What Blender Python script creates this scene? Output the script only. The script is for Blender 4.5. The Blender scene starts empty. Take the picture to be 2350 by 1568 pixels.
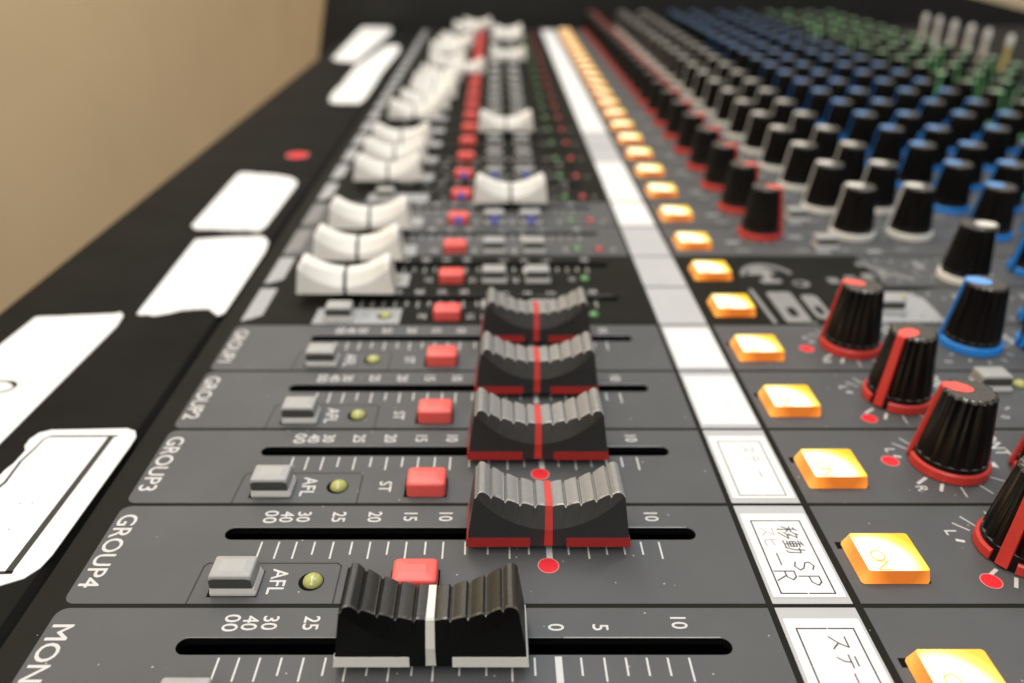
import bpy, math, random
from mathutils import Vector
from mathutils.geometry import tessellate_polygon

random.seed(7)
scene = bpy.context.scene
COL = scene.collection
MM = 0.001
rad = math.radians

# ------------------------------------------------------------------ camera, light, exposure
cam_d = bpy.data.cameras.new("camera")
cam = bpy.data.objects.new("camera", cam_d)
COL.objects.link(cam)
cam.location = (0, 0, 0.116)
cam.rotation_euler = (rad(90 - 27.766), 0, 0)
cam_d.sensor_width = 36.0
cam_d.sensor_fit = 'HORIZONTAL'
cam_d.lens = 36.0 * 1850 / 2350
cam_d.shift_x = 0.0166
cam_d.clip_start = 0.005
cam_d.clip_end = 40
cam_d.dof.use_dof = True
cam_d.dof.focus_distance = 0.155
cam_d.dof.aperture_fstop = 10.0
scene.camera = cam

world = bpy.data.worlds.new("World")
scene.world = world
world.use_nodes = True
bg = world.node_tree.nodes.get("Background")
bg.inputs[0].default_value = (0.95, 0.98, 1.0, 1)
bg.inputs[1].default_value = 0.30

def area(name, loc, target, sx, sy, power, col):
    d = bpy.data.lights.new(name, 'AREA')
    d.shape = 'RECTANGLE'
    d.size, d.size_y = sx, sy
    d.energy = power
    d.color = col
    o = bpy.data.objects.new(name, d)
    COL.objects.link(o)
    o.location = loc
    o.rotation_euler = (Vector(target) - Vector(loc)).to_track_quat('-Z', 'Y').to_euler()
    return o

area("ceiling_lamp_key", (0.75, 0.95, 2.0), (0.0, 0.25, 0), 0.35, 1.1, 13, (0.93, 0.965, 1.0))
area("ceiling_lamp_far", (-0.3, 1.5, 2.3), (0.0, 0.45, 0), 1.6, 0.5, 6, (0.93, 0.965, 1.0))
area("added_fill_near", (-0.5, -1.2, 1.7), (0.0, 0.3, 0), 1.2, 1.2, 27, (0.93, 0.965, 1.0))  # added fill behind the camera, lifts the faces turned to the viewer
area("added_wall_wash", (-0.33, 1.0, 1.3), (-0.7, 0.95, 0.92), 2.6, 0.4, 23, (1.0, 0.985, 0.95))  # added out of view only to brighten the left wall

area("added_back_wall_light", (1.6, 3.0, 1.9), (1.9, 4.2, 0.0), 1.0, 0.4, 26, (1.0, 0.96, 0.90))  # added out of view only to brighten the back wall

scene.view_settings.view_transform = 'Standard'
scene.view_settings.look = 'None'
scene.view_settings.gamma = 1
scene.view_settings.exposure = 0.06
scene.view_settings.use_curve_mapping = False
scene.cycles.max_bounces = 8
scene.cycles.use_denoising = True

# ------------------------------------------------------------------ materials
def mat(name, col, rough=0.5, spec=0.5, noise=0.0, nscale=300, bump=0.0, bscale=900, emit=None, estr=0, coat=0.0, trans=0.0):
    m = bpy.data.materials.new(name)
    m.use_nodes = True
    nt = m.node_tree
    b = nt.nodes["Principled BSDF"]
    b.inputs["Base Color"].default_value = (*col, 1)
    b.inputs["Roughness"].default_value = rough
    b.inputs["Specular IOR Level"].default_value = spec
    b.inputs["Coat Weight"].default_value = coat
    b.inputs["Transmission Weight"].default_value = trans
    tc = nt.nodes.new("ShaderNodeTexCoord")
    if noise > 0:
        n = nt.nodes.new("ShaderNodeTexNoise")
        n.inputs["Scale"].default_value = nscale
        n.inputs["Detail"].default_value = 6
        nt.links.new(tc.outputs["Object"], n.inputs["Vector"])
        r = nt.nodes.new("ShaderNodeValToRGB")
        r.color_ramp.elements[0].position = 0.3
        r.color_ramp.elements[1].position = 0.7
        r.color_ramp.elements[0].color = (*[c * (1 - noise) for c in col], 1)
        r.color_ramp.elements[1].color = (*[min(1, c * (1 + noise)) for c in col], 1)
        nt.links.new(n.outputs["Fac"], r.inputs["Fac"])
        nt.links.new(r.outputs["Color"], b.inputs["Base Color"])
    if bump > 0:
        n2 = nt.nodes.new("ShaderNodeTexNoise")
        n2.inputs["Scale"].default_value = bscale
        n2.inputs["Detail"].default_value = 3
        nt.links.new(tc.outputs["Object"], n2.inputs["Vector"])
        bp = nt.nodes.new("ShaderNodeBump")
        bp.inputs["Strength"].default_value = bump
        bp.inputs["Distance"].default_value = 0.0003
        nt.links.new(n2.outputs["Fac"], bp.inputs["Height"])
        nt.links.new(bp.outputs["Normal"], b.inputs["Normal"])
    if emit:
        b.inputs["Emission Color"].default_value = (*emit, 1)
        b.inputs["Emission Strength"].default_value = estr
    return m

def dusty(m, amount=0.085, scale=420, dust=(0.6, 0.58, 0.55)):
    """scatter small dust specks and faint smudges over a painted surface"""
    nt = m.node_tree
    b = nt.nodes["Principled BSDF"]
    tc = nt.nodes.new("ShaderNodeTexCoord")
    v = nt.nodes.new("ShaderNodeTexVoronoi")
    v.inputs["Scale"].default_value = scale
    v.inputs["Randomness"].default_value = 1.0
    nt.links.new(tc.outputs["Object"], v.inputs["Vector"])
    lt = nt.nodes.new("ShaderNodeMath"); lt.operation = 'LESS_THAN'
    lt.inputs[1].default_value = amount
    nt.links.new(v.outputs["Distance"], lt.inputs[0])
    sep = nt.nodes.new("ShaderNodeSeparateColor")
    nt.links.new(v.outputs["Color"], sep.inputs[0])
    gt = nt.nodes.new("ShaderNodeMath"); gt.operation = 'GREATER_THAN'
    gt.inputs[1].default_value = 0.80
    nt.links.new(sep.outputs[0], gt.inputs[0])
    mul = nt.nodes.new("ShaderNodeMath"); mul.operation = 'MULTIPLY'
    nt.links.new(lt.outputs[0], mul.inputs[0]); nt.links.new(gt.outputs[0], mul.inputs[1])
    mul2 = nt.nodes.new("ShaderNodeMath"); mul2.operation = 'MULTIPLY'
    nt.links.new(mul.outputs[0], mul2.inputs[0]); mul2.inputs[1].default_value = 0.6
    mix = nt.nodes.new("ShaderNodeMix"); mix.data_type = 'RGBA'
    src = b.inputs["Base Color"].links[0].from_socket if b.inputs["Base Color"].links else None
    if src:
        nt.links.new(src, mix.inputs[6])
    else:
        mix.inputs[6].default_value = b.inputs["Base Color"].default_value
    mix.inputs[7].default_value = (*dust, 1)
    nt.links.new(mul2.outputs[0], mix.inputs[0])
    nt.links.new(mix.outputs[2], b.inputs["Base Color"])
    # smudges change the gloss a little
    n = nt.nodes.new("ShaderNodeTexNoise"); n.inputs["Scale"].default_value = 22; n.inputs["Detail"].default_value = 4
    nt.links.new(tc.outputs["Object"], n.inputs["Vector"])
    mr = nt.nodes.new("ShaderNodeMapRange")
    r0 = b.inputs["Roughness"].default_value
    mr.inputs[3].default_value = r0 - 0.06
    mr.inputs[4].default_value = r0 + 0.12
    nt.links.new(n.outputs["Fac"], mr.inputs[0])
    nt.links.new(mr.outputs[0], b.inputs["Roughness"])
    return m

M = {}
M['gray'] = dusty(mat('gray_panel_paint', (0.094, 0.0965, 0.099), 0.5, 0.28, 0.06, 60, 0.12, 2500))
M['dark'] = dusty(mat('dark_panel_paint', (0.018, 0.018, 0.0145), 0.6, 0.05, 0.08, 80, 0.1, 2500), 0.045)
M['line'] = mat('dark_separator_paint', (0.028, 0.027, 0.024), 0.55, 0.3)
M['print'] = mat('white_print', (0.62, 0.61, 0.59), 0.55, 0.3)
M['chip'] = mat('light_gray_print', (0.38, 0.385, 0.39), 0.55, 0.3, 0.05, 500)
M['mark'] = mat('dim_gray_print', (0.27, 0.27, 0.26), 0.55, 0.2, 0.1, 300)
M['chip_faint'] = mat('faint_gray_print', (0.22, 0.22, 0.215), 0.55, 0.3)
M['slot'] = mat('slot_black', (0.004, 0.004, 0.004), 0.8, 0.1)
M['arm'] = dusty(mat('armrest_vinyl', (0.012, 0.0116, 0.0102), 0.62, 0.05, 0.18, 45, 0.35, 1400), 0.03, 500)
M['cap_black'] = mat('black_fader_plastic', (0.003, 0.003, 0.003), 0.35, 0.25, 0, 1, 0.25, 4000)
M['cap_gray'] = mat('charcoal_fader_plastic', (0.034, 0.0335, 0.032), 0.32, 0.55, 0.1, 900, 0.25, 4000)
M['cap_gray_top'] = mat('light_gray_rib_plastic', (0.26, 0.255, 0.245), 0.42, 0.5, 0.07, 1200, 0.3, 4000)  # ribs in a lighter gray than the cap body
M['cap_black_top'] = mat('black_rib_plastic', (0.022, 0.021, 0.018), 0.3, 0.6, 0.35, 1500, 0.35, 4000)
M['cap_scoop'] = mat('charcoal_scoop_painted_sheen', (0.055, 0.053, 0.05), 0.24, 0.7)  # same charcoal plastic, reflected light on the scoop put into a lighter colour
M['cap_white'] = mat('ivory_fader_plastic', (0.88, 0.855, 0.79), 0.4, 0.5, 0.03, 200)
M['white'] = mat('white_plastic', (0.75, 0.73, 0.66), 0.4, 0.5)
M['black'] = mat('black_line_plastic', (0.012, 0.012, 0.011), 0.5, 0.4)
M['red'] = mat('red_plastic', (0.62, 0.045, 0.035), 0.4, 0.5, 0.06, 400)
M['red_btn'] = mat('coral_red_button_plastic', (0.92, 0.125, 0.105), 0.35, 0.5, 0.03, 300)
M['red_dim'] = mat('red_base_stripe_plastic', (0.42, 0.028, 0.025), 0.45, 0.4)
M['gray_btn'] = mat('gray_button_plastic', (0.39, 0.39, 0.375), 0.42, 0.45, 0.04, 300)
M['key_front'] = mat('dark_gray_key_front', (0.075, 0.075, 0.068), 0.5, 0.3)
M['rib_edge_gray'] = mat('painted_rib_highlight_gray', (0.42, 0.40, 0.37), 0.3, 0.6, 0.6, 900)  # highlight along the charcoal rib edges, painted in as pale colour
M['rib_edge_black'] = mat('painted_rib_highlight_black', (0.10, 0.095, 0.085), 0.22, 0.8, 0.9, 1500)  # highlight along the black rib edges, painted in as patchy lighter colour
M['pale_btn'] = mat('pale_button_flange', (0.66, 0.66, 0.62), 0.4, 0.45)
M['knob'] = mat('black_knob_plastic', (0.004, 0.0038, 0.0036), 0.22, 0.32, 0, 1, 0.15, 3000)
M['knob_top'] = mat('knob_top_painted_lit', (0.075, 0.068, 0.057), 0.5, 0.5, 0.12, 900, 0.2, 4000)  # same black plastic as the sides, overhead light put into the colour
M['knob_ledge'] = mat('painted_knob_ledge_glint', (0.13, 0.125, 0.115), 0.35, 0.7)  # glints at the feet of the grooves, painted as a paler ledge
M['knob_rim'] = mat('painted_knob_rim_glint', (0.055, 0.05, 0.045), 0.2, 0.8, 0.9, 1300)  # bright glints round the top rim, painted as patchy lighter colour
M['blue'] = mat('blue_plastic', (0.02, 0.26, 0.80), 0.4, 0.5)
M['blue_lit'] = mat('blue_plastic_painted_lit', (0.17, 0.44, 0.94), 0.4, 0.5)  # the blue again for pointer tops, light from above put into the colour
M['green'] = mat('green_plastic', (0.17, 0.50, 0.19), 0.42, 0.5)
M['green_lit'] = mat('green_plastic_painted_lit', (0.50, 0.85, 0.50), 0.42, 0.5)  # the green again for pointer tops, light from above put into the colour
M['ivory'] = mat('ivory_plastic', (0.88, 0.86, 0.78), 0.4, 0.5)
M['teal'] = mat('teal_plastic', (0.02, 0.45, 0.36), 0.4, 0.5)
M['yellow'] = mat('yellow_plastic', (0.62, 0.52, 0.18), 0.4, 0.5)
M['led_y'] = mat('yellow_led_lens', (0.42, 0.43, 0.13), 0.22, 0.6, coat=0.4)
M['led_g'] = mat('green_led_lens', (0.13, 0.34, 0.12), 0.25, 0.6, coat=0.4)
M['led_r'] = mat('red_led_lens', (0.62, 0.05, 0.045), 0.25, 0.6, coat=0.4)
M['tape'] = mat('white_tape_paper', (0.80, 0.80, 0.79), 0.7, 0.12, 0.02, 90)
M['tape_edge'] = mat('yellowed_tape_edge', (0.70, 0.66, 0.52), 0.6, 0.3)
M['ink'] = mat('dark_ink', (0.045, 0.042, 0.038), 0.6, 0.2)
M['ink_pen'] = mat('pen_ink', (0.07, 0.07, 0.075), 0.6, 0.2, 0.8, 700)
M['ink_faint'] = mat('faded_ink', (0.22, 0.22, 0.22), 0.6, 0.2)
M['holder'] = mat('label_holder_plastic', (0.49, 0.495, 0.50), 0.6, 0.15, 0.02, 100)
M['sticker_red'] = mat('red_sticker_paper', (0.80, 0.025, 0.035), 0.55, 0.3)
M['sticker_rim'] = mat('sticker_paper_rim', (0.70, 0.26, 0.25), 0.6, 0.3)
M['blue_mark'] = mat('blue_violet_spot', (0.22, 0.22, 0.75), 0.5, 0.3)  # blue-violet colour of the round spots on some button fronts
M['board'] = mat('black_board_laminate', (0.016, 0.016, 0.014), 0.55, 0.4, 0.15, 12)
M['rear'] = mat('charcoal_rear_cover', (0.022, 0.021, 0.019), 0.7, 0.06, 0.1, 40)
M['wall'] = mat('beige_wall_paint', (0.76, 0.565, 0.335), 0.85, 0.2, 0.05, 2.5, 0.1, 60)
M['wall_back'] = mat('cream_wall_paint', (0.80, 0.66, 0.46), 0.85, 0.2, 0.04, 2.0)
M['floor'] = mat('brown_carpet', (0.16, 0.12, 0.085), 0.95, 0.1, 0.3, 120)
M['table'] = mat('dark_table_laminate', (0.05, 0.035, 0.025), 0.5, 0.4, 0.25, 20)
M['plug'] = mat('gray_white_plug_plastic', (0.80, 0.77, 0.70), 0.45, 0.5)
M['plug_tip'] = mat('pale_plug_tip', (0.80, 0.80, 0.79), 0.3, 0.6)

def lit_mat(name, top):
    """glow of the lamp behind the translucent button: brighter above the lamp, warmer away from it"""
    m = bpy.data.materials.new(name)
    m.use_nodes = True
    nt = m.node_tree
    b = nt.nodes["Principled BSDF"]
    b.inputs["Base Color"].default_value = (0.12, 0.05, 0.012, 1)
    b.inputs["Roughness"].default_value = 0.3
    tc = nt.nodes.new("ShaderNodeTexCoord")
    dist = nt.nodes.new("ShaderNodeVectorMath"); dist.operation = 'DISTANCE'
    nt.links.new(tc.outputs["Object"], dist.inputs[0])
    dist.inputs[1].default_value = (-0.003, -0.003, 0.0034) if top else (0.001, -0.001, 0.0022)
    mr = nt.nodes.new("ShaderNodeMapRange")
    mr.inputs[1].default_value = 0.0058 if top else 0.0055
    mr.inputs[2].default_value = 0.0102 if top else 0.0095
    nt.links.new(dist.outputs[1], mr.inputs[0])
    r = nt.nodes.new("ShaderNodeValToRGB")
    cr = r.color_ramp
    if top:
        cr.elements[0].color = (2.0, 1.9, 1.25, 1)
        cr.elements[1].color = (1.2, 0.68, 0.004, 1)
        e = cr.elements.new(0.55); e.color = (1.35, 1.0, 0.13, 1)
    else:
        cr.elements[0].color = (0.68, 0.16, 0.016, 1)
        cr.elements[1].color = (1.5, 0.62, 0.11, 1)
        e = cr.elements.new(0.5); e.color = (1.1, 0.34, 0.038, 1)
    nt.links.new(mr.outputs[0], r.inputs["Fac"])
    nt.links.new(r.outputs["Color"], b.inputs["Emission Color"])
    b.inputs["Emission Strength"].default_value = 1.0 if top else 0.9
    return m
M['lit_top'] = lit_mat('lit_button_face', True)
M['lit_side'] = lit_mat('lit_button_side', False)
M['lit_ink'] = mat('button_letter', (0.45, 0.36, 0.12), 0.4, 0.3, emit=(0.62, 0.46, 0.10), estr=0.62)

# ------------------------------------------------------------------ mesh builder (millimetres in, metres out)
class MB:
    def __init__(self):
        self.v, self.f, self.mi, self.mats, self.sm = [], [], [], [], []

    def m(self, key):
        if key not in self.mats:
            self.mats.append(key)
        return self.mats.index(key)

    def add(self, verts, faces, key, smooth=False):
        o = len(self.v)
        i = self.m(key)
        self.v += [tuple(p) for p in verts]
        for f in faces:
            self.f.append([o + a for a in f])
            self.mi.append(i)
            self.sm.append(smooth)

    def plate(self, outer, holes, z0, z1, key, sides=True, side_key=None):
        """flat plate z0..z1 with holes; outer and holes are lists of (x, y)"""
        loops = [outer] + list(holes)
        tri = tessellate_polygon([[Vector((x, y, 0)) for x, y in lp] for lp in loops])
        pts = [p for lp in loops for p in lp]
        fs = []
        for t in tri:
            a, b, c = [Vector((*pts[i], 0)) for i in t]
            if (b - a).cross(c - a).z < 0:
                t = (t[0], t[2], t[1])
            fs.append(t)
        self.add([(x, y, z1) for x, y in pts], fs, key)
        if sides:
            for li, lp in enumerate(loops):
                n = len(lp)
                area2 = sum(lp[i][0] * lp[(i + 1) % n][1] - lp[(i + 1) % n][0] * lp[i][1] for i in range(n))
                vs = [(x, y, z0) for x, y in lp] + [(x, y, z1) for x, y in lp]
                ccw = area2 > 0
                want = ccw if li == 0 else not ccw
                q = []
                for i in range(n):
                    j = (i + 1) % n
                    q.append((i, j, n + j, n + i) if (area2 > 0) == (li == 0) or True else (i, j, n + j, n + i))
                if (li == 0) != ccw:
                    q = [tuple(reversed(a)) for a in q]
                self.add(vs, q, side_key or key)

    def loops(self, rings, key, cap_top=True, cap_bot=False, smooth=False, top_key=None, keys=None):
        n = len(rings[0])
        vs = [p for r in rings for p in r]
        for k in range(len(rings) - 1):
            fs = []
            for i in range(n):
                j = (i + 1) % n
                fs.append((i, j, n + j, n + i))
            self.add(list(rings[k]) + list(rings[k + 1]), fs, keys[k] if keys else key, smooth)
        if cap_top:
            self.add(rings[-1], [tuple(range(n))], top_key or key)
        if cap_bot:
            self.add(rings[0], [tuple(reversed(range(n)))], key)

    def box(self, x0, x1, y0, y1, z0, z1, key):
        vs = [(x, y, z) for z in (z0, z1) for x, y in ((x0, y0), (x1, y0), (x1, y1), (x0, y1))]
        self.add(vs, [(3, 2, 1, 0), (4, 5, 6, 7), (0, 1, 5, 4), (1, 2, 6, 5), (2, 3, 7, 6), (3, 0, 4, 7)], key)

    def seg(self, p, q, w, z, key, t=0.012):
        """thin printed stroke"""
        p, q = Vector(p), Vector(q)
        d = (q - p).normalized() * (w / 2)
        n = Vector((-d.y, d.x))
        p, q = p - d * 0.5, q + d * 0.5
        pl = [tuple(p - n), tuple(q - n), tuple(q + n), tuple(p + n)]
        self.plate(pl, [], z - t, z, key, sides=False)

    def text(self, s, x, y, h, z, key, rot=-90, sx=1.0, align='CENTER', bold=0.0):
        """lettering; rot -90: reads towards the camera with its tops to the right"""
        vs, fs = text_mesh(s)
        if not vs:
            return
        ang = rad(rot)
        c, si = math.cos(ang), math.sin(ang)
        xs = [p[0] for p in vs]; ys = [p[1] for p in vs]
        w = max(xs) + min(xs)
        ox = w / 2 if align == 'CENTER' else 0
        oy = 0.36
        out = []
        for px, py in vs:
            a, b = (px - ox) * h * sx / 0.72, (py - oy) * h / 0.72
            out.append((x + a * c - b * si, y + a * si + b * c, z))
        self.add(out, fs, key)
        if h > 2.4 and key == 'print':
            e = h * 0.028
            self.add([(a + e, b, c2 + 0.004) for a, b, c2 in out], fs, key)
            self.add([(a, b - e, c2 + 0.008) for a, b, c2 in out], fs, key)

    def build(self, name, parent=None, loc=(0, 0, 0)):
        me = bpy.data.meshes.new(name)
        me.from_pydata([(a * MM, b * MM, c * MM) for a, b, c in self.v], [], self.f)
        for k in self.mats:
            me.materials.append(M[k])
        me.polygons.foreach_set("material_index", self.mi)
        me.polygons.foreach_set("use_smooth", self.sm)
        me.update()
        o = bpy.data.objects.new(name, me)
        COL.objects.link(o)
        o.location = Vector(loc) * MM
        if parent:
            o.parent = parent
        return o

_tc = {}
def text_mesh(s):
    if s not in _tc:
        cu = bpy.data.curves.new("lettering", 'FONT')
        cu.body = s
        cu.size = 1.0
        cu.offset = 0.0
        cu.resolution_u = 3
        o = bpy.data.objects.new("lettering", cu)
        COL.objects.link(o)
        dg = bpy.context.evaluated_depsgraph_get()
        me = bpy.data.meshes.new_from_object(o.evaluated_get(dg))
        vs = [(v.co.x, v.co.y) for v in me.vertices]
        fs = [tuple(p.vertices) if p.normal.z > 0 else tuple(reversed(p.vertices)) for p in me.polygons]
        bpy.data.meshes.remove(me)
        bpy.data.objects.remove(o)
        bpy.data.curves.remove(cu)
        _tc[s] = (vs, fs)
    return _tc[s]

def rrect(x0, x1, y0, y1, r, n=5):
    if not isinstance(r, (tuple, list)):
        r = (r,) * 4
    pts = []
    for (cx, cy, a0, rr) in ((x1, y0, -90, r[0]), (x1, y1, 0, r[1]), (x0, y1, 90, r[2]), (x0, y0, 180, r[3])):
        sx = -1 if cx == x1 else 1
        sy = 1 if cy == y0 else -1
        if rr <= 0:
            pts.append((cx, cy)); continue
        for k in range(n + 1):
            a = rad(a0 + 90 * k / n)
            pts.append((cx + sx * rr + rr * math.cos(a), cy + sy * rr + rr * math.sin(a)))
    return pts

def ring(pts, z):
    return [(x, y, z) for x, y in pts]

def circle(cx, cy, r, n=28, ry=None):
    return [(cx + r * math.cos(2 * math.pi * k / n), cy + (ry or r) * math.sin(2 * math.pi * k / n)) for k in range(n)]

def empty(name, loc=(0, 0, 0)):
    o = bpy.data.objects.new(name, None)
    COL.objects.link(o)
    o.location = Vector(loc) * MM
    o.empty_display_size = 0.01
    return o

def tag(o, label, cat, group=None, kind=None):
    if label: o['label'] = label
    if cat: o['category'] = cat
    if group: o['group'] = group
    if kind: o['kind'] = kind
    return o

def dup(src, parent, loc=None, rotz=None):
    """copy of a part with copies of its sub-parts"""
    c = src.copy()
    COL.objects.link(c)
    c.parent = parent
    if loc is not None: c.location = Vector(loc) * MM
    if rotz is not None: c.rotation_euler = (0, 0, rotz)
    for ch in src.children:
        d = ch.copy()
        COL.objects.link(d)
        d.parent = c
    return c

# ------------------------------------------------------------------ the channel grid (mm)
G0 = 82.4
GP = 29.9
bounds = [G0 + GP * i for i in range(7)] + [0]
bounds[7] = 291.0                      # MON, GROUP4..1, two dark strips -> 7 strips
NARROW = 7
WP = 33.6
NWIDE = 21
for i in range(NWIDE):
    bounds.append(291.0 + WP * (i + 1))
NS = NARROW + NWIDE
YEND = bounds[-1]
def slot_y(k):
    return bounds[k] + (20.25 if k < NARROW else 25.0)
def is_dark(k):
    return k in (5, 6) or k >= 9
XL, XR = -82.7, 418.0
SLOT = (-57.3, 42.6, 1.85)

# ------------------------------------------------------------------ the room
def plane_box(name, x0, x1, y0, y1, z0, z1, key, kind='structure'):
    mb = MB(); mb.box(x0, x1, y0, y1, z0, z1, key)
    o = mb.build(name); o['kind'] = kind
    return o
fl = plane_box('floor', -700, 3500, -2500, 4200, -780, -760, 'floor')
w1 = plane_box('wall', -720, -700, -2500, 4200, -780, 2600, 'wall')
tag(w1, 'plain beige painted wall to the left of the console', 'wall'); w1['kind'] = 'structure'
w2 = plane_box('wall', -720, 3500, 4200, 4220, -780, 2600, 'wall_back')
tag(w2, 'bright cream wall far behind the black board', 'wall'); w2['kind'] = 'structure'
tb = empty('table', (150, 500, -760))
tag(tb, 'dark table carrying the mixing console', 'table')
mb = MB(); mb.box(-270, 600, -750, 560, 670, 695, 'table'); mb.build('table_top', tb)
for sx in (-240, 570):
    for sy in (-720, 530):
        mb = MB(); mb.box(sx - 25, sx + 25, sy - 25, sy + 25, 0, 670, 'table'); mb.build('leg', tb)

mb = MB()
prof = [(-222, -65), (840, -65), (840, -29), (589, 28.1), (-165, 199), (-204, 28), (-219, -40)]
vs = [(x, 1046, z) for x, z in prof] + [(x, 1074, z) for x, z in prof]
n = len(prof)
mb.add(vs, [tuple(range(n)), tuple(reversed(range(n, 2 * n)))] + [tuple(reversed((i, (i + 1) % n, n + (i + 1) % n, n + i))) for i in range(n)], 'board')
bd = mb.build('end_board')
tag(bd, 'tall black board with a sloping top edge standing across the far end of the console', 'board')

# ------------------------------------------------------------------ the console
console = empty('mixing_console', (150, 500, -65))
tag(console, 'long gray and black audio mixing console with fader rows and coloured knobs', 'mixing console')
CO = Vector((-150, -500, 65))       # panel-plane origin in the console's own frame
def P(x, y, z=0):
    return (x + CO.x, y + CO.y, z + CO.z)

# chassis: the dark top plate with real fader slots, and the body below it
mb = MB()
holes = []
for k in range(NS):
    y = slot_y(k)
    holes.append(rrect(SLOT[0], SLOT[1], y - SLOT[2], y + SLOT[2], SLOT[2] - 0.01, 6))
yl = -150
for k in range(-1, NS):
    y0 = yl if k < 0 else bounds[k]
    y1 = bounds[0] if k < 0 else bounds[k + 1]
    mb.plate([(-88.6, y0), (SLOT[1] + 12, y0), (SLOT[1] + 12, y1), (-88.6, y1)], [holes[k]] if k >= 0 else [], -1.6, 0, 'dark', side_key='slot')
    mb.plate([(SLOT[1] + 12, y0), (XR, y0), (XR, y1), (SLOT[1] + 12, y1)], [], -1.6, 0, 'dark', sides=False)
mb.plate([(-88.6, YEND), (XR, YEND), (XR, YEND + 12), (-88.6, YEND + 12)], [], -1.6, 0, 'dark')
mb.box(-88.6, XR, yl, YEND + 12, -64, -12, 'slot')
mb.build('chassis', console, P(0, 0))
mb = MB()
mb.box(XR + 0.3, 690, yl, YEND + 12, -64, 3.0, 'rear')
mb.build('rear_cover', console, P(0, 0))

# armrest along the front edge
mb = MB()
prof = [(-90.6, -60), (-90.6, -0.2)]
for a in range(0, 91, 30):
    prof.append((-91.4 + 0.8 * math.cos(rad(a)), -0.2 + 0.8 * math.sin(rad(a))))
R = 7.0
for a in range(90, 181, 12):
    prof.append((-160.5 + R * math.cos(rad(a)), 0.6 - R + R * math.sin(rad(a))))
prof += [(-167.5, -60)]
ys = [-150, YEND + 12]
vs = [(x, ys[0], z) for x, z in prof] + [(x, ys[1], z) for x, z in prof]
n = len(prof)
mb.add(vs, [(i, n + i, n + i + 1, i + 1) for i in range(n - 1)], 'arm', True)
mb.add(vs, [tuple(range(n)), tuple(reversed(range(n, 2 * n)))], 'arm')
mb.build('armrest', console, P(0, 0))

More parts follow.
